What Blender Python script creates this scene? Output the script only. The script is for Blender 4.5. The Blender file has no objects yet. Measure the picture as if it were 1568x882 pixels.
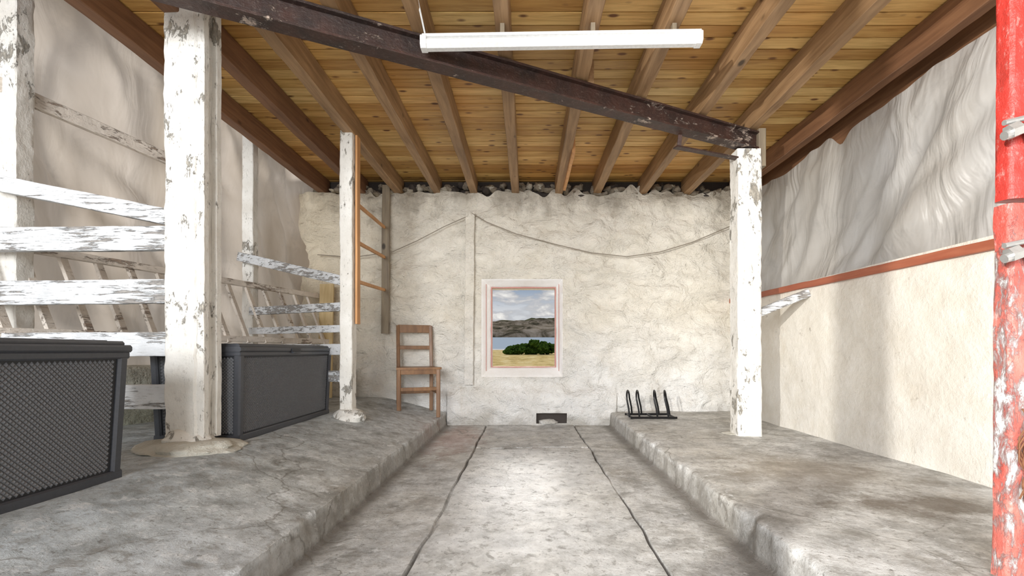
import bpy, bmesh, math, random
from mathutils import Vector, noise
random.seed(7)
S=bpy.context.scene
def V(*a): return Vector(a)
def nz(x,y,z): return noise.noise(Vector((x,y,z)))
F=697.0; CX=806.0; CY=537.0; H=0.83
# ------------------------------------------------------------ materials
def newmat(name):
    m=bpy.data.materials.new(name); m.use_nodes=True
    nt=m.node_tree; nt.nodes.clear()
    out=nt.nodes.new('ShaderNodeOutputMaterial'); b=nt.nodes.new('ShaderNodeBsdfPrincipled')
    nt.links.new(b.outputs[0],out.inputs[0])
    return m,nt,b,out
def coord(nt,scale=(1,1,1),loc=(0,0,0)):
    tc=nt.nodes.new('ShaderNodeTexCoord'); mp=nt.nodes.new('ShaderNodeMapping')
    mp.inputs['Scale'].default_value=scale; mp.inputs['Location'].default_value=loc
    nt.links.new(tc.outputs['Object'],mp.inputs['Vector']); return mp.outputs[0]
def nse(nt,vec,scale,detail=5,rough=.55,dist=0):
    n=nt.nodes.new('ShaderNodeTexNoise'); n.inputs['Scale'].default_value=scale
    n.inputs['Detail'].default_value=detail; n.inputs['Roughness'].default_value=rough
    n.inputs['Distortion'].default_value=dist
    nt.links.new(vec,n.inputs['Vector']); return n.outputs['Fac']
def ramp(nt,fac,stops):
    r=nt.nodes.new('ShaderNodeValToRGB'); e=r.color_ramp.elements
    while len(e)<len(stops): e.new(.5)
    for i,(p,c) in enumerate(stops):
        e[i].position=p; e[i].color=(c[0],c[1],c[2],1) if hasattr(c,'__len__') else (c,c,c,1)
    nt.links.new(fac,r.inputs[0]); return r.outputs[0]
def mix(nt,fac,a,b,mode='MIX'):
    m=nt.nodes.new('ShaderNodeMix'); m.data_type='RGBA'; m.blend_type=mode
    for sock,v in ((m.inputs[0],fac),(m.inputs[6],a),(m.inputs[7],b)):
        if isinstance(v,(int,float)): sock.default_value=v
        elif isinstance(v,tuple): sock.default_value=(v[0],v[1],v[2],1)
        else: nt.links.new(v,sock)
    return m.outputs[2]
def math_(nt,op,a,b=None,clamp=False):
    m=nt.nodes.new('ShaderNodeMath'); m.operation=op; m.use_clamp=clamp
    for s,v in ((m.inputs[0],a),(m.inputs[1],b)):
        if v is None: continue
        if isinstance(v,(int,float)): s.default_value=v
        else: nt.links.new(v,s)
    return m.outputs[0]
def maprange(nt,v,a,b,c=0,d=1):
    mr=nt.nodes.new('ShaderNodeMapRange')
    for i,x in enumerate((a,b,c,d)): mr.inputs[i+1].default_value=x
    nt.links.new(v,mr.inputs[0]); return mr.outputs[0]
def bump(nt,b,h,strength=.3,dist=.02,prev=None):
    n=nt.nodes.new('ShaderNodeBump'); n.inputs['Strength'].default_value=strength; n.inputs['Distance'].default_value=dist
    nt.links.new(h,n.inputs['Height'])
    if prev: nt.links.new(prev,n.inputs['Normal'])
    nt.links.new(n.outputs[0],b.inputs['Normal']); return n.outputs[0]
def sepz(nt):
    tc=nt.nodes.new('ShaderNodeTexCoord'); s=nt.nodes.new('ShaderNodeSeparateXYZ')
    nt.links.new(tc.outputs['Object'],s.inputs[0]); return s.outputs

def m_simple(name,col,rough=.6,metal=0,bs=0,bscale=60):
    m,nt,b,o=newmat(name)
    v=coord(nt); n=nse(nt,v,bscale,3)
    c=mix(nt,n,tuple(x*.75 for x in col),tuple(min(1,x*1.2) for x in col))
    nt.links.new(c,b.inputs['Base Color']); b.inputs['Roughness'].default_value=rough; b.inputs['Metallic'].default_value=metal
    if bs: bump(nt,b,n,bs,.005)
    return m
def m_peel(name,paint,wood,thr=.55,st=(9,9,2.5),soft=.02,paint2=None,rough=.6,sc=2.2,grime=.6):
    m,nt,b,o=newmat(name)
    v=coord(nt,st); n=nse(nt,v,sc,12,.76,.4)
    v2=coord(nt); big=nse(nt,v2,2.6,3); s=math_(nt,'ADD',n,math_(nt,'MULTIPLY',math_(nt,'SUBTRACT',big,.5),.55))
    mask=ramp(nt,s,[(thr-soft,0),(thr+soft,1)])
    fine=nse(nt,coord(nt,(st[0]*3,st[1]*3,st[2]*3)),3,6,.7)
    p2=paint2 or tuple(x*.8 for x in paint)
    pc=mix(nt,ramp(nt,nse(nt,v2,6,7),[(.35,0),(.65,1)]),paint,p2)
    cr=ramp(nt,nse(nt,coord(nt,(st[0]*2.2,st[1]*2.2,st[2]*2.2),(5,3,1)),3,10,.8),[(.545,0),(.66,grime)])
    pc=mix(nt,cr,pc,tuple(x*.9 for x in wood))
    wc=mix(nt,ramp(nt,fine,[(.3,0),(.7,1)]),tuple(x*.4 for x in wood),tuple(min(1,x*1.6) for x in wood))
    c=mix(nt,mask,pc,wc); nt.links.new(c,b.inputs['Base Color']); b.inputs['Roughness'].default_value=rough
    inv=math_(nt,'SUBTRACT',1.0,mask)
    p=bump(nt,b,inv,.8,.006); p=bump(nt,b,fine,.5,.007,p); bump(nt,b,nse(nt,coord(nt),22,6,.65),.45,.015,p)
    return m
def m_wood(name,dark,light,st=(1,14,14),sc=2.0,rough=.6,knots=True):
    m,nt,b,o=newmat(name)
    v=coord(nt,st); n=nse(nt,v,sc,6,.6,.6)
    v2=coord(nt); big=nse(nt,v2,1.6,3)
    c=ramp(nt,n,[(.3,dark),(.7,light)])
    c=mix(nt,ramp(nt,big,[(.4,0),(.75,.45)]),c,tuple(x*.6 for x in dark))
    if knots:
        vo=nt.nodes.new('ShaderNodeTexVoronoi'); vo.inputs['Scale'].default_value=1.6
        nt.links.new(coord(nt,tuple(max(1,s*.14)*1.2 for s in st)),vo.inputs['Vector'])
        k=ramp(nt,vo.outputs['Distance'],[(.05,1),(.09,0)])
        c=mix(nt,k,c,tuple(x*.3 for x in dark))
    nt.links.new(c,b.inputs['Base Color']); b.inputs['Roughness'].default_value=rough
    bump(nt,b,n,.35,.005); return m
def m_planks():
    m,nt,b,o=newmat('ceiling_boards')
    a=nt.nodes.new('ShaderNodeAttribute'); a.attribute_name='pc'
    tc=nt.nodes.new('ShaderNodeTexCoord')
    vm=nt.nodes.new('ShaderNodeVectorMath'); vm.operation='MULTIPLY_ADD'
    nt.links.new(a.outputs['Color'],vm.inputs[0]); vm.inputs[1].default_value=(37,11,5); nt.links.new(tc.outputs['Object'],vm.inputs[2])
    mp=nt.nodes.new('ShaderNodeMapping'); mp.inputs['Scale'].default_value=(1.2,16,16); nt.links.new(vm.outputs[0],mp.inputs['Vector'])
    n=nse(nt,mp.outputs[0],2.2,6,.6,.7)
    sep=nt.nodes.new('ShaderNodeSeparateColor'); nt.links.new(a.outputs['Color'],sep.inputs[0])
    base=ramp(nt,sep.outputs[0],[(0,(.52,.30,.09)),(.5,(.72,.47,.16)),(1,(.86,.62,.26))])
    c=mix(nt,ramp(nt,n,[(.32,0),(.6,1)]),mix(nt,1,base,(.66,.57,.44),'MULTIPLY'),base)
    big=nse(nt,coord(nt),.9,3)
    c=mix(nt,ramp(nt,big,[(.42,0),(.65,.5)]),c,mix(nt,1,c,(1.0,.68,.44),'MULTIPLY'))
    mp2=nt.nodes.new('ShaderNodeMapping'); mp2.inputs['Scale'].default_value=(5,11,1); nt.links.new(vm.outputs[0],mp2.inputs['Vector'])
    vo=nt.nodes.new('ShaderNodeTexVoronoi'); vo.inputs['Scale'].default_value=1.0; nt.links.new(mp2.outputs[0],vo.inputs['Vector'])
    k=ramp(nt,vo.outputs['Distance'],[(.10,1),(.20,0)])
    c=mix(nt,k,c,(.17,.065,.02))
    nt.links.new(c,b.inputs['Base Color']); b.inputs['Roughness'].default_value=.5
    bump(nt,b,n,.2,.004); return m
def m_plaster(name,upper,lower,z0,z1,rough=.85,bs=.5,sc=4,stain=(.55,.42,.26),smax=.35,stone=False,topstain=False):
    m,nt,b,o=newmat(name)
    v=coord(nt); s=sepz(nt)
    big=nse(nt,v,1.3,4); med=nse(nt,v,sc,7,.62); fine=nse(nt,v,28,6,.7)
    zz=math_(nt,'ADD',s[2],math_(nt,'MULTIPLY',math_(nt,'SUBTRACT',big,.5),1.0))
    c=mix(nt,maprange(nt,zz,z0,z1),lower,upper)
    c=mix(nt,ramp(nt,med,[(.35,.45),(.6,0)]),c,mix(nt,1,c,(.82,.79,.73),'MULTIPLY'))
    sp=nse(nt,coord(nt,(1,1,.6),(3,1,7)),2.6,8,.7)
    c=mix(nt,ramp(nt,sp,[(.58,0),(.72,smax)]),c,stain)
    cr=ramp(nt,nse(nt,coord(nt,(1,1,1),(9,2,1)),9,8,.75),[(.63,0),(.70,.6 if smax>.1 else .1)])
    c=mix(nt,cr,c,(.36,.31,.25))
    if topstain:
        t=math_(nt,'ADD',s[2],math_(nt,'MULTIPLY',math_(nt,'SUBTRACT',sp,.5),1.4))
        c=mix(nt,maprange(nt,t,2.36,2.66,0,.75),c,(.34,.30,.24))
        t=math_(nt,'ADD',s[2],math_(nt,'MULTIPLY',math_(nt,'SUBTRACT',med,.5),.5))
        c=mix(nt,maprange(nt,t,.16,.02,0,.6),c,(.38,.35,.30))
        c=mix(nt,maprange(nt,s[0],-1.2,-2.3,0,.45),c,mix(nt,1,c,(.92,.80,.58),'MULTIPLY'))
    nt.links.new(c,b.inputs['Base Color']); b.inputs['Roughness'].default_value=rough
    p=bump(nt,b,med,bs,.05)
    if stone:
        h=nse(nt,coord(nt,(1,1,1.5)),3.4,7,.60,.7); p=bump(nt,b,h,.9,.10,p)
        h2=nse(nt,coord(nt,(1,1,1.3)),11,6,.65,.5); p=bump(nt,b,h2,.85,.03,p)
    bump(nt,b,fine,.4,.012,p); return m
def ell(nt,s,cx,cy,rx,ry,nfac,amp=.8):
    a=math_(nt,'DIVIDE',math_(nt,'SUBTRACT',s[0],cx),rx); a=math_(nt,'MULTIPLY',a,a)
    c=math_(nt,'DIVIDE',math_(nt,'SUBTRACT',s[1],cy),ry); c=math_(nt,'MULTIPLY',c,c)
    d=math_(nt,'ADD',math_(nt,'SQRT',math_(nt,'ADD',a,c)),math_(nt,'MULTIPLY',math_(nt,'SUBTRACT',nfac,.5),amp*4))
    return maprange(nt,d,1.1,.3)
def m_concrete():
    m,nt,b,o=newmat('worn_concrete')
    v=coord(nt); s=sepz(nt)
    big=nse(nt,v,1.1,5,.6); med=nse(nt,v,5,10,.74); fine=nse(nt,v,45,6,.75); mid=nse(nt,coord(nt,(1,1,1),(7,7,7)),15,8,.7,.4)
    c=ramp(nt,med,[(.36,(.33,.32,.30)),(.47,(.55,.545,.53)),(.57,(.73,.725,.71)),(.67,(.86,.86,.85))])
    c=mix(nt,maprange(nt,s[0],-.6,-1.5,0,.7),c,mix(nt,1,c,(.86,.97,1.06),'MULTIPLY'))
    c=mix(nt,ramp(nt,big,[(.42,.0),(.66,.5)]),c,mix(nt,1,c,(.90,.84,.72),'MULTIPLY'))
    st=nse(nt,coord(nt,(1,1,1),(4.2,1.3,0)),1.5,8,.7)
    c=mix(nt,ramp(nt,st,[(.57,0),(.70,.5)]),c,(.33,.28,.21))
    c=mix(nt,ramp(nt,mid,[(.36,.65),(.46,0)]),c,(.30,.28,.25))
    c=mix(nt,ramp(nt,mid,[(.55,0),(.64,.65)]),c,(.90,.90,.89))
    sp=ramp(nt,fine,[(.35,1),(.43,0)])
    c=mix(nt,math_(nt,'MULTIPLY',sp,.7),c,(.18,.165,.145))
    c=mix(nt,math_(nt,'MULTIPLY',ell(nt,s,1.80,2.0,.50,.17,med),.75),c,(.18,.14,.10))
    c=mix(nt,math_(nt,'MULTIPLY',ell(nt,s,-.68,4.3,.30,.8,med),.4),c,(.68,.42,.36))
    c=mix(nt,math_(nt,'MULTIPLY',ell(nt,s,1.55,2.6,.5,.4,med),.35),c,(.46,.37,.26))
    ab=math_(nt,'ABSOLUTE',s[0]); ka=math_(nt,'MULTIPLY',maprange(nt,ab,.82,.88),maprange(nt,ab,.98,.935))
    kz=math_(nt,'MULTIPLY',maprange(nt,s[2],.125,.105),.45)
    c=mix(nt,math_(nt,'MULTIPLY',ka,kz),c,(.30,.275,.24))  # step faces painted darker, their shade put into the colour
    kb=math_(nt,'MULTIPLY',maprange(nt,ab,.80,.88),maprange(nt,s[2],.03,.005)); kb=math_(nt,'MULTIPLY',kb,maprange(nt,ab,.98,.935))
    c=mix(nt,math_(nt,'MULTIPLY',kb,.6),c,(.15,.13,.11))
    vo=nt.nodes.new('ShaderNodeTexVoronoi'); vo.feature='DISTANCE_TO_EDGE'; vo.inputs['Scale'].default_value=.75
    dv=nt.nodes.new('ShaderNodeVectorMath'); dv.operation='ADD'
    nn=nt.nodes.new('ShaderNodeTexNoise'); nn.inputs['Scale'].default_value=4; nn.inputs['Detail'].default_value=8; nt.links.new(v,nn.inputs['Vector'])
    nt.links.new(v,dv.inputs[0]); sc=nt.nodes.new('ShaderNodeVectorMath'); sc.operation='SCALE'; sc.inputs['Scale'].default_value=.28
    nt.links.new(nn.outputs['Color'],sc.inputs[0]); nt.links.new(sc.outputs[0],dv.inputs[1]); nt.links.new(dv.outputs[0],vo.inputs['Vector'])
    crk=ramp(nt,vo.outputs['Distance'],[(.001,1),(.0045,0)])
    crk=math_(nt,'MULTIPLY',crk,ramp(nt,big,[(.42,0),(.50,1)]))
    c=mix(nt,math_(nt,'MULTIPLY',crk,.7),c,(.18,.16,.13))
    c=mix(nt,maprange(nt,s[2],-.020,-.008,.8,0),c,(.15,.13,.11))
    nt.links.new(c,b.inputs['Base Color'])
    ax=math_(nt,'ABSOLUTE',math_(nt,'SUBTRACT',s[0],.05))
    pol=ramp(nt,ax,[(.38,0),(.62,1)])
    rr=math_(nt,'ADD',math_(nt,'MULTIPLY',pol,.22),math_(nt,'MULTIPLY',mid,1.5)); rr=math_(nt,'SUBTRACT',rr,.37,True)
    nt.links.new(rr,b.inputs['Roughness'])
    b.inputs['Specular IOR Level'].default_value=.5
    p=bump(nt,b,med,.9,.03); p=bump(nt,b,mid,.8,.012,p); p=bump(nt,b,fine,.5,.006,p); bump(nt,b,math_(nt,'SUBTRACT',1.0,crk),.3,.004,p)
    return m
def m_tarp(name,col,tr=.5,dk=.72):
    m,nt,b,o=newmat(name)
    v=coord(nt,(1,1,.35)); n=nse(nt,v,1.5,5,.5,.8)
    c=ramp(nt,n,[(.38,tuple(x*y for x,y in zip(col,(dk,dk*.96,dk*.90)))),(.62,col)])
    g=nse(nt,coord(nt,(1,1,1)),3.5,8,.7,.5)
    c=mix(nt,ramp(nt,g,[(.56,0),(.75,.4)]),c,tuple(x*.5 for x in col))
    nt.links.new(c,b.inputs['Base Color']); b.inputs['Roughness'].default_value=.38
    f=nse(nt,coord(nt,(1,1,.30)),2.8,4,.5,1.2); p=bump(nt,b,f,.75,.09)
    f2=nse(nt,coord(nt,(1,1,.7)),9,4,.5,1.0); bump(nt,b,f2,.16,.02,p)
    t=nt.nodes.new('ShaderNodeBsdfTranslucent'); nt.links.new(c,t.inputs[0])
    ms=nt.nodes.new('ShaderNodeMixShader'); ms.inputs[0].default_value=tr
    nt.links.new(b.outputs[0],ms.inputs[1]); nt.links.new(t.outputs[0],ms.inputs[2]); nt.links.new(ms.outputs[0],o.inputs[0])
    return m
M={}
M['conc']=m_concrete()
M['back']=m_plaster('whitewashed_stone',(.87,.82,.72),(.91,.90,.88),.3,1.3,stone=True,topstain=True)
M['right']=m_plaster('cream_plaster',(.88,.84,.76),(.86,.83,.77),.2,1.0,bs=.35,sc=6,smax=.25)
M['left']=m_plaster('damp_stone',(.62,.60,.52),(.48,.48,.38),.3,.8,bs=.8,stone=True)
M['reveal']=m_plaster('reveal_plaster',(.97,.955,.94),(.97,.955,.94),.3,1,bs=.2,smax=.03,stain=(.85,.7,.6))
M['boards']=m_planks()
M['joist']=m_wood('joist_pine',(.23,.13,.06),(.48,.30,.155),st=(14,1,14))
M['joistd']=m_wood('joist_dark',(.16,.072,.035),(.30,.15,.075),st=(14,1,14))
M['wpost']=m_peel('peeling_whitewash_post',(.87,.85,.80),(.36,.33,.28),.625,(6,6,2.8),sc=2.8,paint2=(.77,.74,.68),grime=.6)
M['wrail']=m_peel('peeling_white_rail',(.84,.86,.88),(.33,.31,.29),.555,(1.8,14,22),sc=2.6,grime=.75)
M['wraily']=m_peel('peeling_white_rail_long',(.82,.74,.65),(.36,.28,.22),.585,(12,1.8,12),sc=2.6,grime=.7)
M['red']=m_peel('peeling_red_paint',(.58,.04,.03),(.80,.66,.60),.68,(7,7,3.5),paint2=(.44,.04,.03),rough=.35,sc=3.2,grime=.4)
M['red2']=m_peel('worn_red_paint',(.50,.08,.06),(.82,.70,.66),.56,(8,8,3.0),paint2=(.58,.20,.16),rough=.4,sc=3.6,soft=.05,grime=.5)
M['redb']=m_wood('red_batten',(.36,.09,.045),(.50,.17,.09),st=(12,1,12),knots=False)
M['redf']=m_simple('red_frame_paint',(.50,.20,.16),.5)
M['orange']=m_wood('orange_wood',(.56,.27,.10),(.78,.42,.18),st=(12,12,1),knots=False)
M['chair']=m_wood('chair_varnished',(.17,.08,.032),(.32,.165,.07),st=(8,8,2),rough=.4,knots=False)
M['greyw']=m_wood('weathered_wood',(.18,.14,.10),(.34,.28,.19),st=(12,12,1))
M['ply']=m_wood('raw_plank',(.55,.40,.19),(.74,.58,.32),st=(12,12,1))
M['steel']=m_peel('rusty_painted_steel',(.030,.018,.015),(.42,.33,.27),.64,(5,5,12),paint2=(.065,.028,.02),rough=.5,grime=.25)
M['black']=m_simple('black_metal',(.012,.012,.014),.4,.5)
M['galv']=m_simple('galvanised',(.55,.55,.54),.45,.7,.3,40)
M['rust']=m_simple('rust',(.23,.10,.05),.85,.2,.5,80)
M['plastic']=m_simple('resin_plastic',(.050,.053,.062),.34,0,.1,90)
M['weave']=m_simple('resin_weave',(.155,.16,.17),.24,0,.1,90)
M['plasticd']=m_simple('resin_recess',(.020,.021,.024),.5,0)
M['white']=m_simple('white_enamel',(.80,.80,.79),.35)
M['cable']=m_simple('cable',(.26,.22,.17),.6)
M['dark']=m_simple('dark_void',(.05,.04,.035),.9)
M['stone']=m_plaster('bare_stone',(.27,.23,.18),(.36,.32,.25),0,1,bs=.9,sc=9)
M['footing']=m_plaster('mortar_footing',(.66,.64,.57),(.66,.64,.57),0,1,bs=.9,sc=9)
M['tarpl']=m_tarp('tarp_left',(.88,.79,.70),.58,.66)
M['tarpr']=m_tarp('tarp_right',(.70,.68,.65),.42,.76)
# ------------------------------------------------------------ mesh helpers
def finish(bm,name,mats,parent=None,ang=35,smooth=True):
    me=bpy.data.meshes.new(name); bmesh.ops.recalc_face_normals(bm,faces=bm.faces)
    bm.to_mesh(me); bm.free()
    for k in mats: me.materials.append(M[k])
    if smooth:
        for p in me.polygons: p.use_smooth=True
        me.set_sharp_from_angle(angle=math.radians(ang))
    ob=bpy.data.objects.new(name,me); S.collection.objects.link(ob)
    if parent: ob.parent=parent
    return ob
def bar(bm,p0,p1,w,h,mi=0,rough=.003,seg=.08,up=None,ch=.1,sub=1,freq=4,taper=1.0):
    p0=Vector(p0);p1=Vector(p1); d=p1-p0; L=d.length; d.normalize()
    if up is None: up=V(0,0,1) if abs(d.z)<.9 else V(0,1,0)
    up=Vector(up); side=d.cross(up).normalized(); u=side.cross(d).normalized()
    c=min(w,h)*ch; pts=[]
    hw,hh=w/2,h/2
    corners=[(-hw,-hh),(hw,-hh),(hw,hh),(-hw,hh)]
    for i in range(4):
        a=Vector(corners[i]); b=Vector(corners[(i+1)%4]); dd=(b-a).normalized()
        s=a+dd*c; e=b-dd*c
        for k in range(sub+1): pts.append(s.lerp(e,k/sub))
    n=max(1,int(L/seg)); rings=[]
    for i in range(n+1):
        t=i/n; ctr=p0.lerp(p1,t); f=1+(taper-1)*t; r=[]
        for q in pts:
            p=ctr+side*q.x*f+u*q.y*f
            if rough:
                o=noise.noise_vector(p*freq); o2=noise.noise_vector(p*freq*5)
                p=p+(o*.8+o2*.6)*rough
            r.append(bm.verts.new(p))
        rings.append(r)
    m=len(pts)
    for i in range(n):
        for k in range(m):
            f=bm.faces.new((rings[i][k],rings[i][(k+1)%m],rings[i+1][(k+1)%m],rings[i+1][k])); f.material_index=mi
    f=bm.faces.new(rings[0][::-1]); f.material_index=mi
    f=bm.faces.new(rings[-1]); f.material_index=mi
def box(bm,a,b,mi=0,ch=.05,rough=0,seg=10):
    a=Vector(a);b=Vector(b); c=(a+b)/2
    bar(bm,(c.x,c.y,a.z),(c.x,c.y,b.z),abs(b.x-a.x),abs(b.y-a.y),mi,rough,seg,up=(0,1,0),ch=ch)
def tube(bm,pts,r,mi=0,n=8,closed=False):
    pts=[Vector(p) for p in pts]; rings=[]; N=len(pts); prev=None
    for i,p in enumerate(pts):
        if closed: t=(pts[(i+1)%N]-pts[i-1]).normalized()
        else: t=(pts[min(i+1,N-1)]-pts[max(i-1,0)]).normalized()
        if prev is None:
            a=V(0,0,1) if abs(t.z)<.9 else V(1,0,0); s=t.cross(a).normalized()
        else: s=(prev-t*prev.dot(t)).normalized()
        prev=s; u=t.cross(s)
        rings.append([bm.verts.new(p+(s*math.cos(2*math.pi*k/n)+u*math.sin(2*math.pi*k/n))*r) for k in range(n)])
    for i in range(N if closed else N-1):
        A=rings[i];B=rings[(i+1)%N]
        for k in range(n):
            f=bm.faces.new((A[k],A[(k+1)%n],B[(k+1)%n],B[k])); f.material_index=mi
    if not closed:
        f=bm.faces.new(rings[0][::-1]); f.material_index=mi; f=bm.faces.new(rings[-1]); f.material_index=mi
def rock(bm,c,rx,ry,rz,mi=0,sub=3,amp=.25,flatz=None,sd=0):
    r=bmesh.ops.create_icosphere(bm,subdivisions=sub,radius=1)
    for v in r['verts']:
        p=v.co.copy(); k=1+amp*nz(p.x*1.3+sd,p.y*1.3,p.z*1.3+c[0]*7)+amp*.5*nz(p.x*3,p.y*3+sd,p.z*3)
        v.co=V(c[0]+p.x*k*rx,c[1]+p.y*k*ry,c[2]+p.z*k*rz)
        if flatz is not None and v.co.z<flatz: v.co.z=flatz
    for v in r['verts']:
        for f in v.link_faces: f.material_index=mi
YB=5.12
def xl(y): return -2.36-.27*(YB-y)
def zleft(x):
    if x<=-1.6: return .31
    t=(x+1.6)/(.67); return .31+(.145-.31)*min(1,t)
# ------------------------------------------------------------ floor
cols=[]
x=-3.98
while x<-.98: cols.append((x,None,0)); x+=.08
cols+=[(-.96,None,0),(-.935,None,.3),(-.912,.146,.8),(-.902,.139,1),(-.898,.10,1),(-.895,.05,1),(-.890,.01,1),(-.875,.0,.6)]
x=-.82
while x<-.46: cols.append((x,0,0)); x+=.06
cols+=[(-.450,0,-1),(-.443,-.022,-1),(-.436,-.022,-1),(-.427,.004,-1)]
x=-.37
while x<.5: cols.append((x,.004,0)); x+=.06
cols+=[(.521,.004,-1),(.528,-.022,-1),(.535,-.022,-1),(.543,0,-1)]
x=.60
while x<.88: cols.append((x,0,0)); x+=.06
cols+=[(.908,0,.6),(.922,.01,1),(.926,.06,1),(.929,.11,1),(.933,.136,1),(.945,.144,.8),(.985,.146,.3)]
x=1.04
while x<2.7: cols.append((x,.15 if x>1.2 else .147,0)); x+=.08
bm=bmesh.new(); rows=[]
y=-3.2; ys=[]
while y<YB+.06:
    ys.append(y); y+=.025
for y in ys:
    r=[]
    for (x,z,e) in cols:
        zz=zleft(x) if z is None else z
        if e<0:
            xx=x+.018*nz(y*1.5,x*.3,2)+.010*nz(y*6,2,x*.3)
            if zz<-.01: zz+=.030*max(0,nz(y*1.6,5,x)+.05)
        else:
            chip=max(0,nz(y*5.5,3,(1 if x>0 else 7))-.15)
            sgn=1 if x>0 else -1
            xx=x+e*(.006*nz(y*.9,(1 if x>0 else 5),0)+.008*nz(y*9,3,x*3)+.010*nz(y*27,8,x*9)+ sgn*.07*chip*(1 if zz>.08 else .2))
            if e>=.8 and zz>.09: zz-=.04*chip
        zz+=.005*nz(x*2,y*2,1)+.0028*nz(x*8,y*8,2)
        if z is not None and z==.004 and abs(y-3.88-.04*nz(x*2,0,0))<.014: zz-=.024
        r.append(bm.verts.new((xx,y,zz)))
    rows.append(r)
for i in range(len(rows)-1):
    for j in range(len(cols)-1):
        bm.faces.new((rows[i][j],rows[i][j+1],rows[i+1][j+1],rows[i+1][j]))
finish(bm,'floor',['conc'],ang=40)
# ------------------------------------------------------------ back wall
WX0,WX1,WZ0,WZ1=-.505,.408,.535,1.635
VX0,VX1,VZ0,VZ1=.11,.45,.02,.135
def lin(a,b,step,marks):
    s=set()
    n=int((b-a)/step)
    for i in range(n+1): s.add(round(a+(b-a)*i/n,4))
    out=sorted(s)
    for mk in marks:
        out=[v for v in out if abs(v-mk)>step*.45]+[mk]
    return sorted(out)
gx=lin(-2.75,2.75,.024,[WX0,WX1,VX0,VX1]); gz=lin(-.06,2.64,.024,[WZ0,WZ1,VZ0,VZ1])
bm=bmesh.new(); G={}
def inr(x,z,r): return r[0]-1e-5<=x<=r[1]+1e-5 and r[2]-1e-5<=z<=r[3]+1e-5
RW=(WX0,WX1,WZ0,WZ1); RV=(VX0,VX1,VZ0,VZ1)
for i,x in enumerate(gx):
    for j,z in enumerate(gz):
        wv=.25*nz(x*1.1,z*1.1,9)
        d=.045*nz(x*1.5,z*1.8,3)+.034*nz(x*3.4+wv,z*5.5+wv*3,7)+.020*nz(x*8,z*11,2)+.009*nz(x*17,z*20,2)-.028*abs(nz(x*4,z*5,12))
        dd=max(abs(x-(WX0+WX1)/2)-(WX1-WX0)/2,abs(z-(WZ0+WZ1)/2)-(WZ1-WZ0)/2)
        k=min(1,max(0,dd/.10)); d=d*k+(.005*nz(x*9,z*9,1))
        low=.06*max(0,min(1,(.44+.04*nz(x*3,0,0)-z)/.10)) if -.9<x<1.0 else 0
        zz=z
        if j>=len(gz)-4:
            q=(j-(len(gz)-5))/4; zz=z+q*(.11*nz(x*3,1,1)+.08*nz(x*8,2,5)-.035)
        G[i,j]=bm.verts.new((x,YB+d-low,zz))
for i in range(len(gx)-1):
    for j in range(len(gz)-1):
        cx=(gx[i]+gx[i+1])/2; cz=(gz[j]+gz[j+1])/2
        if inr(cx,cz,RW) or inr(cx,cz,RV): continue
        f=bm.faces.new((G[i,j],G[i+1,j],G[i+1,j+1],G[i,j+1]))
OX0,OX1,OZ0,OZ1,OY=-.407,.340,.636,1.562,5.23
def vtx(x,z):
    i=min(range(len(gx)),key=lambda k:abs(gx[k]-x)); j=min(range(len(gz)),key=lambda k:abs(gz[k]-z)); return i,j
i0,j0=vtx(WX0,WZ0); i1,j1=vtx(WX1,WZ1)
lp=[]
for i in range(i0,i1): lp.append((i,j0))
for j in range(j0,j1): lp.append((i1,j))
for i in range(i1,i0,-1): lp.append((i,j1))
for j in range(j1,j0,-1): lp.append((i0,j))
prev=[G[p] for p in lp]; NS=6
for s in range(1,NS+2):
    t=min(1,s/NS); cur=[]
    for (i,j) in lp:
        u=(gx[i]-WX0)/(WX1-WX0); w=(gz[j]-WZ0)/(WZ1-WZ0)
        ox=OX0+(OX1-OX0)*u; oz=OZ0+(OZ1-OZ0)*w
        p=V(gx[i]*(1-t)+ox*t,YB*(1-t)+OY*t,gz[j]*(1-t)+oz*t)
        if s<=NS: p+=noise.noise_vector(p*7)*.005
        else: p.y=5.50
        cur.append(bm.verts.new(p))
    for k in range(len(cur)):
        f=bm.faces.new((prev[k],prev[(k+1)%len(cur)],cur[(k+1)%len(cur)],cur[k])); f.material_index=1
    prev=cur
box(bm,(VX0-.05,YB+.10,VZ0-.05),(VX1+.05,YB+.4,VZ1+.08),2)
rock(bm,(.24,YB-.03,.03),.11,.06,.035,0,2)
box(bm,(-2.75,YB+.14,2.45),(2.75,YB+.18,2.8),2)
for k in range(130):
    xx=-2.4+4.75*k/130+random.uniform(-.02,.02)
    rock(bm,(xx,YB+.07,2.62+random.uniform(-.05,.09)),random.uniform(.03,.07),.07,random.uniform(.02,.045),random.choice([0,3,3,3,2]),2,.6,sd=k)
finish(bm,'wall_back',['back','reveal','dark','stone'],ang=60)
bm=bmesh.new()
bar(bm,(-.64,YB-.055,.45),(-.625,YB-.055,2.36),.10,.05,0,.006,.06,sub=2)
finish(bm,'pipe_boxing',['back'])
# ------------------------------------------------------------ window frame
root=bpy.data.objects.new('window_1',None); S.collection.objects.link(root)
bm=bmesh.new(); fy=5.25
for xx in (OX0+.006,OX1-.006): bar(bm,(xx,fy,OZ0),(xx,fy,OZ1),.013,.03,0,.001)
bar(bm,(OX0,fy,OZ1-.006),(OX1,fy,OZ1-.006),.03,.013,0,.001)
bar(bm,(OX0,fy,OZ0+.006),(OX1,fy,OZ0+.006),.03,.013,0,.001)
finish(bm,'outer_frame',['redf'],root)
bm=bmesh.new()
for x0 in (-.455,.368):
    bar(bm,(x0,5.165,.60),(x0,5.165,1.585),.006,.006,0,.0005)
finish(bm,'inner_lining',['redf'],root)
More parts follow.
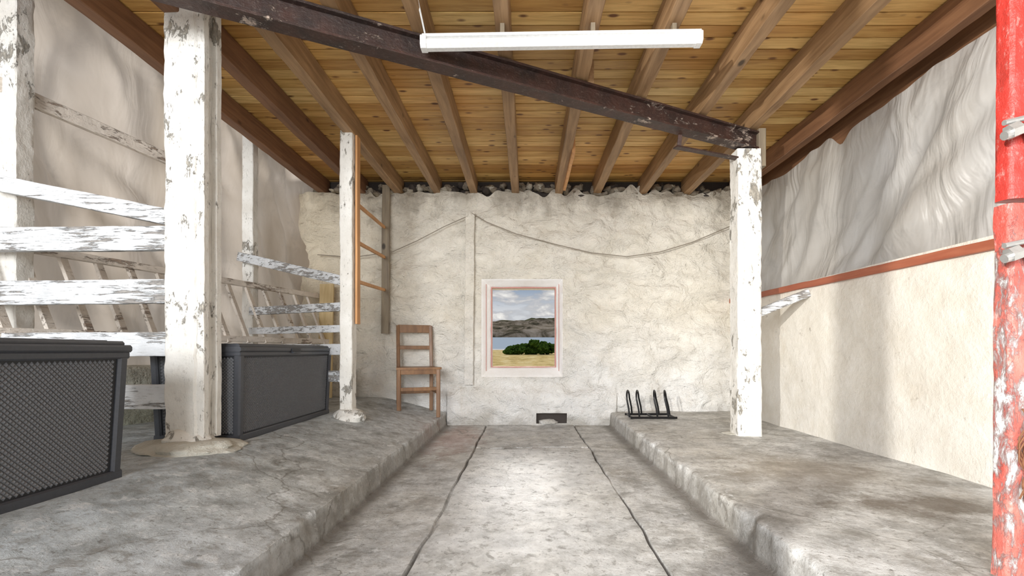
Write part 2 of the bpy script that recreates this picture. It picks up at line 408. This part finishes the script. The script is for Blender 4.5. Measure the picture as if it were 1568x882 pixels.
# ------------------------------------------------------------ right wall
bm=bmesh.new(); rows=[]
y=-.4; ys=[]
while y<YB+.04: ys.append(y); y+=.05
for y in ys:
    r=[]
    for k in range(26):
        z=.08+(1.40-.08)*k/25
        d=.018*nz(y*1.5,z*1.5,3)+.010*nz(y*4,z*4,8)+.004*nz(y*12,z*12,8)
        r.append(bm.verts.new((2.3+d,y,z)))
    for zz,xx in ((1.40,2.5),(0,2.5)): r.append(bm.verts.new((xx,y,zz)))
    rows.append(r)
for i in range(len(rows)-1):
    for j in range(len(rows[0])-1): bm.faces.new((rows[i][j],rows[i+1][j],rows[i+1][j+1],rows[i][j+1]))
finish(bm,'wall_right',['right'],ang=50)
bm=bmesh.new(); bar(bm,(2.285,.9,1.335),(2.285,YB-.02,1.385),.03,.05,0,.003)
finish(bm,'trim_1',['redb'])
bm=bmesh.new(); bar(bm,(2.60,-.4,2.62),(2.60,YB+.1,2.62),.04,.5,0,.003,.3)
finish(bm,'trim_2',['joistd'])
def tarp(name,mat,fx,y0,y1,z0f,z1f,inw,seed,hf=1.0):
    bm=bmesh.new(); rows=[]; ny=int((y1-y0)/.025); nzz=60
    for i in range(ny+1):
        y=y0+(y1-y0)*i/ny; r=[]
        for k in range(nzz+1):
            t=k/nzz; z=z0f(y)+(z1f(y)-z0f(y))*t
            env=min(1,t*6)*min(1,(1-t)*5+.35)
            q=y*1.0+z*.45
            q2=y*(1.0 if hf==1.0 else 1.0)+z*(.45 if hf==1.0 else .08)
            d=.060*nz(q*1.6,z*.5,seed)+hf*(.045*nz(q2*3.6+.5*nz(y,z*2,1),z*.6,seed+3)-.055*abs(nz(q2*3.2+z*.3,z*.7,seed+5)))+.018*nz(y*3-z*4,z*5,seed+9)*t+.06*abs(nz(y*2.0+z*2.5,z*.6,seed+14))
            r.append(bm.verts.new((fx(y,t)+inw*d*env,y,z)))
        rows.append(r)
    for i in range(ny):
        for k in range(nzz): bm.faces.new((rows[i][k],rows[i+1][k],rows[i+1][k+1],rows[i][k+1]))
    return finish(bm,name,[mat],ang=70)
def ztopR(y):
    return 2.51+.03*nz(y*2,3,3)+.02*nz(y*7,3,3)-.10*math.exp(-((y-3.50)/.07)**2)
tarp('tarpaulin','tarpr',lambda y,t:2.33+.10*t,-.4,YB+.05,lambda y:1.38,ztopR,-1.3,11)
tarp('tarpaulin','tarpl',lambda y,t:xl(y)-.10,-.4,YB+.05,lambda y:.55,lambda y:3.28,1.3,31,2.0)
# ------------------------------------------------------------ left wall
bm=bmesh.new()
bar(bm,(xl(-.4)-.02,-.4,.42),(xl(YB)-.02,YB,.42),.24,.60,0,.018,.07,sub=6,freq=3)
finish(bm,'wall_left',['left'],ang=50)
bm=bmesh.new()
vs=[bm.verts.new(p) for p in ((-2.42,-.4,2.86),(-2.42,YB+.2,2.86),(xl(YB)-.25,YB+.2,3.30),(xl(-.4)-.25,-.4,3.30))]
bm.faces.new(vs); bmesh.ops.solidify(bm,geom=bm.faces[:],thickness=.03)
finish(bm,'ceiling_2',['joistd'],smooth=False)
# ------------------------------------------------------------ ceiling boards
bm=bmesh.new(); lay=bm.loops.layers.float_color.new('pc')
joists=[-2.3,-1.86,-1.45,-1.01,-.59,-.13,.36,.80,1.32,1.81,2.37]
y=-.4; W=.108
while y<YB+.2:
    cuts=[-2.43]+sorted(random.sample([-1.86,-1.01,-.59,-.13,.36,1.32,1.81],random.choice([1,2])))+[2.64]
    for a,b in zip(cuts[:-1],cuts[1:]):
        n0=len(bm.faces); box(bm,(a+.0015,y+.003,2.778+random.uniform(0,.004)),(b-.0015,y+W-.007,2.80),0,ch=.16)
        bm.faces.ensure_lookup_table(); c=(random.random(),random.random(),random.random(),1)
        for f in bm.faces[n0:]:
            for l in f.loops: l[lay]=c
    y+=W
box(bm,(-2.43,-.4,2.803),(2.64,YB+.2,2.83),1)
finish(bm,'ceiling',['boards','dark'],smooth=False)
for i,x in enumerate(joists):
    bm=bmesh.new(); j=random.uniform(-.008,.008)
    bar(bm,(x+j,-.4,2.687),(x-j,YB+.1,2.687),.078+random.uniform(-.005,.01),.176,0,.006,.10,sub=3,ch=.06,freq=2)
    if i==6:
        bar(bm,(x+.06,3.0,2.67),(x+.06,3.10,2.67),.05,.16,0,.003)
        bar(bm,(x+.055,4.0,2.64),(x+.055,4.95,2.64),.03,.14,1,.003)
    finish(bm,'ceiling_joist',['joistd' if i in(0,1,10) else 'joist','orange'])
# ------------------------------------------------------------ posts
def post(name,x0,x1,y0,y1,z0,z1,mat='wpost',rough=.009,extra=None,lean=0):
    bm=bmesh.new(); cx=(x0+x1)/2; cy=(y0+y1)/2
    bar(bm,(cx,cy,z0),(cx+lean,cy,z1),x1-x0,y1-y0,0,rough,.025,up=(0,1,0),ch=.06,sub=6,freq=4)
    if extra: extra(bm)
    return finish(bm,name,[mat,'orange','footing','steel','greyw'],ang=40)
def ex1(bm):
    bar(bm,(-1.712,2.405,.36),(-1.712,2.405,2.77),.045,.04,0,.004,.04,sub=2,ch=.08)
    bar(bm,(-1.712,2.515,.36),(-1.712,2.515,2.77),.03,.04,0,.004,.04,sub=2,ch=.08)
    rock(bm,(-1.80,2.42,.31),.27,.20,.055,2,4,.25,sd=2)
    rock(bm,(-1.80,2.43,.35),.12,.11,.07,0,3,.3,sd=5)
post('timber_post',-1.895,-1.725,2.375,2.54,.30,2.775,extra=ex1)
def ex3(bm):
    bar(bm,(-1.397,3.77,1.05),(-1.397,3.77,2.60),.018,.07,1,.002,.1)
    rock(bm,(-1.45,3.73,.29),.13,.12,.075,0,3,.3,sd=8)
post('timber_post',-1.515,-1.415,3.69,3.79,.26,2.62,rough=.006,extra=ex3)
def exr(bm):
    bar(bm,(1.88,3.66,2.3),(1.88,3.66,2.60),.06,.08,4,.003,.05)
    rock(bm,(1.76,3.72,.15),.13,.13,.02,2,3,.3)
post('timber_post',1.675,1.865,3.60,3.75,.13,2.43,extra=exr)
post('timber_post',-3.03,-2.87,2.555,2.66,.28,3.12)
post('timber_post',-2.625,-2.525,4.20,4.29,.28,2.95,rough=.006)
# ------------------------------------------------------------ stall partitions
bm=bmesh.new()
for z in (1.425,1.145,.865,.585):
    bar(bm,(-3.05,2.47,z+random.uniform(-.006,.006)),(-1.885,2.42,z),.04,.128,0,.0035,.03,sub=6,freq=5,ch=.06)
bar(bm,(-2.93,2.50,1.755),(-1.88,2.46,1.54),.05,.085,0,.0035,.03,sub=4,ch=.06)
finish(bm,'stall_partition',['wrail'])
bm=bmesh.new()
A=V(-2.52,4.16,0); B=V(-1.50,3.72,0)
for z,h in ((1.19,.07),(1.01,.06),(.84,.09),(.62,.09)):
    bar(bm,A+V(0,0,z),B+V(0,0,z),.035,h,0,.003,.04,sub=3,ch=.06)
bar(bm,A+V(-.1,0,1.69),B+V(0,0,1.40),.045,.08,0,.003,.04,sub=3,ch=.06)
finish(bm,'stall_partition',['wrail'])
bm=bmesh.new()
bar(bm,(-1.56,YB-.085,1.02),(-1.55,YB-.085,2.66),.085,.03,0,.004,.08)
for z0,z1 in ((2.06,2.19),(1.74,1.86),(1.41,1.50)):
    bar(bm,(-1.42,3.80,z0),(-1.565,YB-.10,z1),.022,.030,1,.001,.1)
finish(bm,'rail_fence',['greyw','orange'])
bm=bmesh.new(); bar(bm,(xl(2.2)+.09,2.2,2.335),(xl(3.45)+.09,3.45,2.285),.04,.085,0,.003,.06,sub=2)
finish(bm,'trim_3',['wraily'])
bm=bmesh.new()
y=1.9
while y<4.95:
    bar(bm,(xl(y)+.08,y,1.45),(xl(y)+.27,y+.02,.90),.022,.05,0,.003,.08); y+=.185
bar(bm,(xl(1.8)+.10,1.8,1.43),(xl(5.0)+.10,5.0,1.43),.04,.05,0,.003,.1)
bar(bm,(xl(1.8)+.25,1.8,.93),(xl(5.0)+.25,5.0,.93),.04,.05,0,.003,.1)
finish(bm,'hay_rack',['wraily'])
bm=bmesh.new(); bar(bm,(-2.17,4.90,.32),(-2.19,5.0,1.56),.15,.025,0,.002)
finish(bm,'wooden_plank',['ply'])
bm=bmesh.new(); bar(bm,(1.86,3.66,1.13),(2.29,3.70,1.30),.04,.065,0,.004,.04,sub=3)
finish(bm,'stall_rail',['wrail'])
# ------------------------------------------------------------ steel I beam
bm=bmesh.new(); A=V(-1.95,1.964,2.525); B=V(1.88,3.69,2.51)
bar(bm,A+V(0,0,.062),B+V(0,0,.062),.10,.014,0,.002,.08)
bar(bm,A-V(0,0,.062),B-V(0,0,.062),.10,.014,0,.002,.08)
bar(bm,A,B,.03,.12,0,.003,.06,sub=3)
bar(bm,(1.12,3.42,2.36),(1.72,3.64,2.36),.05,.012,0,.001,.1)
bar(bm,(1.15,3.43,2.36),(1.15,3.40,2.46),.03,.012,0,.001,.1)
finish(bm,'steel_beam',['steel'])
# ------------------------------------------------------------ fluorescent fitting
root=bpy.data.objects.new('fluorescent_light',None); S.collection.objects.link(root)
LY=2.47; ZA,ZB=2.495,2.520
bm=bmesh.new()
bar(bm,(-.56,LY,ZA+.030),(.94,LY,ZB+.030),.060,.016,0,0,.5,ch=.15)
finish(bm,'tray',['white'],root)
bm=bmesh.new()
for x in (-.13,.36,.80): box(bm,(x-.012,LY-.015,ZA+.04),(x+.012,LY+.015,2.602),0)
finish(bm,'hangers',['greyw'],root)
bm=bmesh.new()
bar(bm,(-.55,LY,ZA-.006),(.93,LY,ZB-.006),.064,.056,0,0,.5,ch=.3)
finish(bm,'diffuser',['white'],root)
bm=bmesh.new()
for x,z in ((-.56,ZA+.001),(.925,ZB+.001)): bar(bm,(x-.01,LY,z),(x+.022,LY,z),.070,.074,0,0,.5,ch=.2)
finish(bm,'end_caps',['white'],root)
bm=bmesh.new(); pts=[]
for k in range(12):
    t=k/11; pts.append((-.545-.02*math.sin(t*3),LY-.7*t,ZA+.03+.20*min(1,t*2.2)+.01*math.sin(t*9)))
tube(bm,pts,.005); finish(bm,'wiring',['white'],root)
def cable(pts,n=14):
    out=[]
    for i in range(len(pts)-1):
        a=Vector(pts[i]);b=Vector(pts[i+1])
        for k in range(n): out.append(a.lerp(b,k/n))
    out.append(Vector(pts[-1])); return out
def P(px,py,d=YB-.08): return V((px-CX)*d/F,d,H+(CY-py)*d/F)
bm=bmesh.new()
tube(bm,cable([P(486,390),P(540,394),P(600,386),P(640,368),P(680,347),P(716,331)]),.0045)
tube(bm,cable([P(722,326),P(745,340),P(790,358),P(850,374),P(905,387),P(960,393),P(1010,386),P(1060,371),P(1117,347)]),.0045)
rock(bm,tuple(P(719,328)),.025,.015,.03,1,2)
finish(bm,'electrical_cable',['cable','back'])
# ------------------------------------------------------------ storage boxes
def storage(y0,y1,xf=-1.63,z0=.305,h=.565,dep=.52):
    root=bpy.data.objects.new('storage_box',None); S.collection.objects.link(root)
    tp=.018; zt=z0+h-.045
    def q(s,t,u):
        ins=tp*(1-u); return V(xf-ins-(dep-2*ins)*t, y0+ins+(y1-y0-2*ins)*s, z0+(zt-z0)*u)
    bm=bmesh.new()
    c=[bm.verts.new(q(s,t,u)+V(-.012 if t==0 else .012,.012 if s==0 else -.012,0)) for u in (0.02,1) for s,t in ((0,0),(1,0),(1,1),(0,1))]
    for f in ((3,2,1,0),(4,5,6,7),(0,1,5,4),(1,2,6,5),(2,3,7,6),(3,0,4,7)): bm.faces.new([c[k] for k in f]).material_index=1
    for s,t in ((0,0),(1,0),(1,1),(0,1)):
        ox=-.02 if t==0 else .02; oy=.02 if s==0 else -.02
        bar(bm,q(s,t,0)+V(ox,oy,0),q(s,t,1)+V(ox,oy,0),.042,.042,0,0,.5,up=(0,1,0),ch=.2)
    for u,hh in ((.04,.04),(.975,.03)):
        for a,b in (((0,0),(1,0)),((0,1),(1,1)),((0,0),(0,1)),((1,0),(1,1))):
            pa=q(*a,u);pb=q(*b,u)
            off=V(-.012 if a[1]==0 and b[1]==0 else (.012 if a[1]==1 and b[1]==1 else 0), (.012 if a[0]==0 and b[0]==0 else (-.012 if a[0]==1 and b[0]==1 else 0)),0)
            bar(bm,pa+off,pb+off,.03,hh,0,0,.6,ch=.2)
    finish(bm,'body',['plastic','plasticd'],root)
    bm=bmesh.new(); pitch=.0185
    def diam(c,ux,uz,n):
        r=.0088; v=[bm.verts.new(c+ux*r),bm.verts.new(c+uz*r),bm.verts.new(c-ux*r),bm.verts.new(c-uz*r)]; t=bm.verts.new(c+n*.006)
        for k in range(4): bm.faces.new((v[k],v[(k+1)%4],t))
    Ly=y1-y0; nzr=int((zt-z0-.06)/pitch)
    for r in range(nzr*2):
        u=.10+.84*r/(nzr*2)
        ny=int((Ly-.10)/pitch)
        for k in range(ny):
            s=(.05+(Ly-.10)*(k+.5*(r%2))/ny)/Ly
            diam(q(s,0,u)+V(-.0115,0,0),V(0,1,0),V(0,0,1),V(1,0,0))
        nd=int((dep-.10)/pitch)
        for k in range(nd):
            t=(.05+(dep-.10)*(k+.5*(r%2))/nd)/dep
            diam(q(0,t,u)+V(0,.0115,0),V(1,0,0),V(0,0,1),V(0,-1,0))
    finish(bm,'woven_panels',['weave'],root,smooth=False)
    bm=bmesh.new(); zm=z0+h; xc=xf-dep/2; yc=(y0+y1)/2
    bar(bm,(xc,y0-.006,zm-.032),(xc,y1+.006,zm-.032),dep+.016,.030,0,0,2,ch=.25)
    bar(bm,(xc,y0+.01,zm-.012),(xc,y1-.01,zm-.012),dep-.02,.022,0,0,2,ch=.35)
    for k in range(9):
        xx=xc-dep/2+.06+(dep-.12)*k/8; bar(bm,(xx,y0+.05,zm-.001),(xx,y1-.05,zm-.001),.03,.006,0,0,2,ch=.3)
    bar(bm,(xf+.006,yc-.055,zm-.035),(xf+.006,yc+.055,zm-.035),.018,.024,1,0,1,ch=.2)
    bar(bm,(xf+.010,yc-.05,zm-.052),(xf+.010,yc+.05,zm-.052),.02,.012,0,0,1,ch=.3)
    finish(bm,'lid',['plastic','plasticd'],root)
storage(.68,1.885,-1.645); storage(2.585,3.80,-1.625)
# ------------------------------------------------------------ chair
bm=bmesh.new()
yaw=math.radians(20); C=V(-1.155,4.80,0)
fw=V(math.sin(yaw),-math.cos(yaw),0); rt=V(math.cos(yaw),math.sin(yaw),0)
def cp(a,b,z): p=C+rt*a+fw*b; return V(p.x,p.y,z)
zs=.66
def zf(p): return zleft(p.x) if p.x<-.93 else .145
for a in (-.175,.175):
    lo=cp(a,-.17,0); lo.z=zf(lo); bar(bm,lo,cp(a,-.16,zs),.036,.036,0,0,.2)
    bar(bm,cp(a,-.16,zs-.01),cp(a,-.225,1.105),.034,.034,0,0,.2)
    lo=cp(a*1.12,.185,0); lo.z=zf(lo); bar(bm,lo,cp(a*1.12,.185,zs-.02),.038,.038,0,0,.2)
    bar(bm,cp(a*1.05,-.17,.40),cp(a*1.1,.185,.40),.02,.03,0,0,.5)
    bar(bm,cp(a*1.05,-.17,zs-.045),cp(a*1.1,.185,zs-.045),.02,.05,0,0,.5)
bar(bm,cp(-.18,.185,zs-.045),cp(.18,.185,zs-.045),.02,.05,0,0,.5)
bar(bm,cp(-.18,.185,.44),cp(.18,.185,.44),.02,.035,0,0,.5)
bar(bm,cp(-.18,-.165,.38),cp(.18,-.165,.38),.02,.03,0,0,.5)
for z,h,b in ((1.07,.085,-.222),(.865,.04,-.192)):
    bar(bm,cp(-.175,b,z),cp(.175,b,z),.018,h,0,0,.5,ch=.15)
c0=[cp(-.19,-.19,zs),cp(.19,-.19,zs),cp(.225,.215,zs),cp(-.225,.215,zs)]
lo=[bm.verts.new(p-V(0,0,.022)) for p in c0]; hi=[bm.verts.new(p) for p in c0]
bm.faces.new(lo[::-1]); bm.faces.new(hi)
for k in range(4): bm.faces.new((lo[k],lo[(k+1)%4],hi[(k+1)%4],hi[k]))
finish(bm,'wooden_chair',['chair'])
# ------------------------------------------------------------ bike rack
bm=bmesh.new(); z0=.155; X0,X1=1.03,1.49; Y0,Y1=4.50,4.76
for y in (Y0,Y1): tube(bm,[(X0,y,z0+.012),(X1,y,z0+.012)],.011)
for x in (X0+.02,(X0+X1)/2,X1-.02): tube(bm,[(x,Y0,z0+.012),(x,Y1,z0+.012)],.010)
def hoop(x,dx):
    pts=[]; h=.27; w=.085; yc=(Y0+Y1)/2
    pts+= [V(x-.02,yc-w,z0+.01),V(x-.02+dx*.4,yc-w,z0+h*.35)]
    for k in range(9):
        a=math.pi*k/8; pts.append(V(x-.032*math.cos(a)+dx*(.72+.28*math.sin(a)),yc-w*math.cos(a),z0+h*.7+h*.3*math.sin(a)))
    pts+=[V(x+.045+dx*.4,yc+w,z0+h*.35),V(x+.045,yc+w,z0+.01)]
    tube(bm,pts,.009)
for x,dx in ((X0+.02,-.02),(X0+.12,-.025),(X1-.16,-.03),(X1-.05,-.035)): hoop(x,dx)
finish(bm,'bicycle_rack',['black'])
# ------------------------------------------------------------ red gate post
root=bpy.data.objects.new('gate_post',None); S.collection.objects.link(root)
bm=bmesh.new()
bar(bm,(1.515,1.37,1.282),(1.525,1.37,2.77),.17,.055,0,.004,.03,sub=5,ch=.15)
bar(bm,(1.508,1.37,.13),(1.517,1.37,1.268),.175,.055,1,.005,.03,sub=5,ch=.15)
finish(bm,'timber',['red','red2'],root,ang=45)
bm=bmesh.new(); dx=.055
for z in (1.47,1.115):
    tube(bm,[(1.325+dx,1.315,z-.02),(1.38+dx,1.31,z+.0),(1.44+dx,1.31,z+.022),(1.52+dx,1.31,z+.04)],.013,n=10)
    tube(bm,[(1.325+dx,1.315,z+.018),(1.38+dx,1.31,z+.03),(1.44+dx,1.31,z+.045)],.008,n=8)
    tube(bm,[(1.338+dx,1.315,z-.01),(1.362+dx,1.31,z)],.022,n=6)
    bar(bm,(1.40+dx,1.32,z-.01),(1.50+dx,1.32,z+.02),.02,.05,0,.002,.03)
finish(bm,'hinge_bolts',['galv'],root)
bm=bmesh.new()
for k in range(7):
    c=V(1.46+.006*math.sin(k*2),1.325,.60-.032*k); pts=[]
    for j in range(10):
        a=2*math.pi*j/10; o=V(math.cos(a)*.011,0,math.sin(a)*.021) if k%2 else V(math.cos(a)*.005,math.cos(a)*.010,math.sin(a)*.021)
        pts.append(c+o)
    tube(bm,pts,.0035,0,6,True)
for k in range(3):
    tube(bm,[V(1.45+.02*math.sin(t*1.1+k),1.325+.006*math.cos(t+k),.66-.03*t-.01*k) for t in range(9)],.0025,0,5)
finish(bm,'rusty_chain',['rust'],root)
bm=bmesh.new(); bar(bm,(-1.37,-.4,.26),(-1.37,-.4,2.77),.055,.055,0,.004,.08,sub=2); finish(bm,'shadow_caster_post',['red'])  # unseen post added to cast the dark band on the right wall
# ------------------------------------------------------------ outdoors
def m_grass():
    m,nt,b,o=newmat('dry_meadow'); v=coord(nt,(1,.35,1)); n=nse(nt,v,1.4,8,.7)
    c=ramp(nt,n,[(.3,(.34,.24,.08)),(.5,(.76,.56,.24)),(.7,(.92,.77,.45))]); nt.links.new(c,b.inputs['Base Color']); b.inputs['Roughness'].default_value=1
    b.inputs['Specular IOR Level'].default_value=0; return m
def m_hill():
    m,nt,b,o=newmat('heath_headland'); v=coord(nt,(1,.5,1.6)); n=nse(nt,v,.17,10,.72,1.2); s=sepz(nt)
    c=ramp(nt,n,[(.38,(.08,.07,.05)),(.46,(.20,.17,.11)),(.52,(.40,.32,.23)),(.60,(.60,.50,.39)),(.75,(.64,.55,.46))])
    zn=math_(nt,'ADD',s[2],math_(nt,'MULTIPLY',n,4))
    c=mix(nt,maprange(nt,zn,14.6,16.2),c,(.19,.19,.10))
    nt.links.new(c,b.inputs['Base Color']); b.inputs['Roughness'].default_value=1; b.inputs['Specular IOR Level'].default_value=0
    bump(nt,b,n,1,3); return m
def m_leaf():
    m,nt,b,o=newmat('shrub_leaves'); n=nse(nt,coord(nt),5,8,.8)
    c=ramp(nt,n,[(.38,(.010,.022,.006)),(.55,(.06,.12,.018)),(.72,(.28,.36,.06))]); nt.links.new(c,b.inputs['Base Color']); b.inputs['Roughness'].default_value=.9
    b.inputs['Specular IOR Level'].default_value=0; return m
M['grass']=m_grass(); M['hill']=m_hill(); M['leaf']=m_leaf(); M['water']=m_simple('sea_water',(.50,.57,.63),1)
M['water'].node_tree.nodes['Principled BSDF'].inputs['Specular IOR Level'].default_value=0
bm=bmesh.new(); rows=[]
for i in range(80):
    y=5.55+75*(i/79)**1.6; r=[]
    for j in range(50):
        x=(-1+2*j/49)*(8+.6*y); z=-.05+.0135*(y-5.5)+.05*nz(x*.5,y*.5,0)+.03*nz(x*3,y*3,0); r.append(bm.verts.new((x,y,z)))
    rows.append(r)
for i in range(79):
    for j in range(49): bm.faces.new((rows[i][j],rows[i][j+1],rows[i+1][j+1],rows[i+1][j]))
finish(bm,'meadow',['grass'],ang=80)
bm=bmesh.new()
for k in range(75):
    x=random.uniform(-1.8,3.2); t=1-abs(x-.8)/4.5
    rr=random.uniform(.22,.40)
    rock(bm,(x,44+random.uniform(-1,1),.60+random.uniform(0,1.05)*t),rr,rr,rr*.8,0,3,.9,sd=k)
for k in range(30):
    x=random.uniform(-14,14)
    if abs(x)<3.4: continue
    rock(bm,(x,46,.7),.9,.7,.5,0,3,.9,sd=k)
finish(bm,'shrubs',['leaf'])
bm=bmesh.new(); vs=[bm.verts.new(p) for p in ((-60,95,1.2),(60,95,1.2),(80,139,4.9),(-80,139,4.9))]; bm.faces.new(vs)
finish(bm,'sea',['water'],smooth=False)
bm=bmesh.new(); rows=[]
for i in range(60):
    t=i/59; y=139.5+90*t; r=[]
    for j in range(160):
        x=-120+240*j/159
        top=14.6+.9*nz(x*.05,2,2)+.03*x+ .5*nz(x*.2,1,0)
        prof=min(1,(t*1.5))**.5
        z=4.0+ (top-4.4)*prof + 1.4*nz(x*.09,y*.09,5)*(1-abs(2*t-1))+1.2*nz(x*.25,y*.25,1)*(1-abs(2*t-1))
        r.append(bm.verts.new((x,y,z)))
    rows.append(r)
for i in range(59):
    for j in range(159): bm.faces.new((rows[i][j],rows[i][j+1],rows[i+1][j+1],rows[i+1][j]))
finish(bm,'headland',['hill'],ang=80)
# ------------------------------------------------------------ world
w=bpy.data.worlds.new('World'); S.world=w; w.use_nodes=True; nt=w.node_tree; nt.nodes.clear()
out=nt.nodes.new('ShaderNodeOutputWorld'); bg=nt.nodes.new('ShaderNodeBackground'); nt.links.new(bg.outputs[0],out.inputs[0])
tc=nt.nodes.new('ShaderNodeTexCoord'); mp=nt.nodes.new('ShaderNodeMapping'); mp.inputs['Scale'].default_value=(1,1,3.0); mp.inputs['Location'].default_value=(.3,0,.12)
nt.links.new(tc.outputs['Generated'],mp.inputs['Vector'])
n=nse(nt,mp.outputs[0],13,8,.55,.3)
sp=nt.nodes.new('ShaderNodeSeparateXYZ'); nt.links.new(tc.outputs['Generated'],sp.inputs[0])
sky=ramp(nt,sp.outputs[2],[(0,(.70,.71,.70)),(.09,(.60,.62,.65)),(.13,(.30,.37,.47)),(1,(.28,.40,.62))])
cl=mix(nt,ramp(nt,n,[(.42,0),(.52,1)]),sky,ramp(nt,n,[(.44,(.36,.38,.42)),(.54,(.55,.55,.56)),(.66,(.92,.90,.85))]))
nt.links.new(cl,bg.inputs[0]); bg.inputs[1].default_value=1.05
# ------------------------------------------------------------ lights
def area(name,loc,rot,sx,sy,p,col):
    l=bpy.data.lights.new(name,'AREA'); l.shape='RECTANGLE'; l.size=sx; l.size_y=sy; l.energy=p; l.color=col
    o=bpy.data.objects.new(name,l); o.location=loc; o.rotation_euler=rot; S.collection.objects.link(o); return o
area('doorway_light',(-1.6,-4.2,2.2),(math.radians(90),0,math.radians(-15)),3.4,2.4,585,(.95,.975,1))
area('added_ceiling_fill',(0,-2.2,.35),(math.radians(125),0,0),5,2,90,(1,.97,.91))  # added fill lamp, tilted up to brighten the ceiling
l=bpy.data.lights.new('wall_band_spot','SPOT'); l.energy=1050; l.spot_size=math.radians(52); l.spot_blend=.8; l.shadow_soft_size=.014; l.color=(1,.97,.91)  # added spot lamp that throws the bright bands on the right wall
o=bpy.data.objects.new('wall_band_spot',l); o.location=(-2.2,-1.2,1.75); S.collection.objects.link(o)
o.rotation_euler=(V(2.3,2.9,1.0)-o.location).to_track_quat('-Z','Y').to_euler()
l=bpy.data.lights.new('sun','SUN'); l.energy=2.3; l.angle=math.radians(13); l.color=(1,.985,.96)
o=bpy.data.objects.new('sun',l); S.collection.objects.link(o)
dirv=V(.02,-1,-math.tan(math.radians(20))); o.rotation_euler=dirv.to_track_quat('-Z','Y').to_euler()
# ------------------------------------------------------------ camera
cam=bpy.data.cameras.new('camera'); cam.sensor_width=36; cam.sensor_fit='HORIZONTAL'; cam.lens=F/1568*36
cam.shift_x=-22/1568; cam.shift_y=96/1568; cam.clip_end=1000
co=bpy.data.objects.new('camera',cam); co.location=(0,0,H); co.rotation_euler=(math.pi/2,0,0); S.collection.objects.link(co); S.camera=co
S.view_settings.view_transform='Standard'
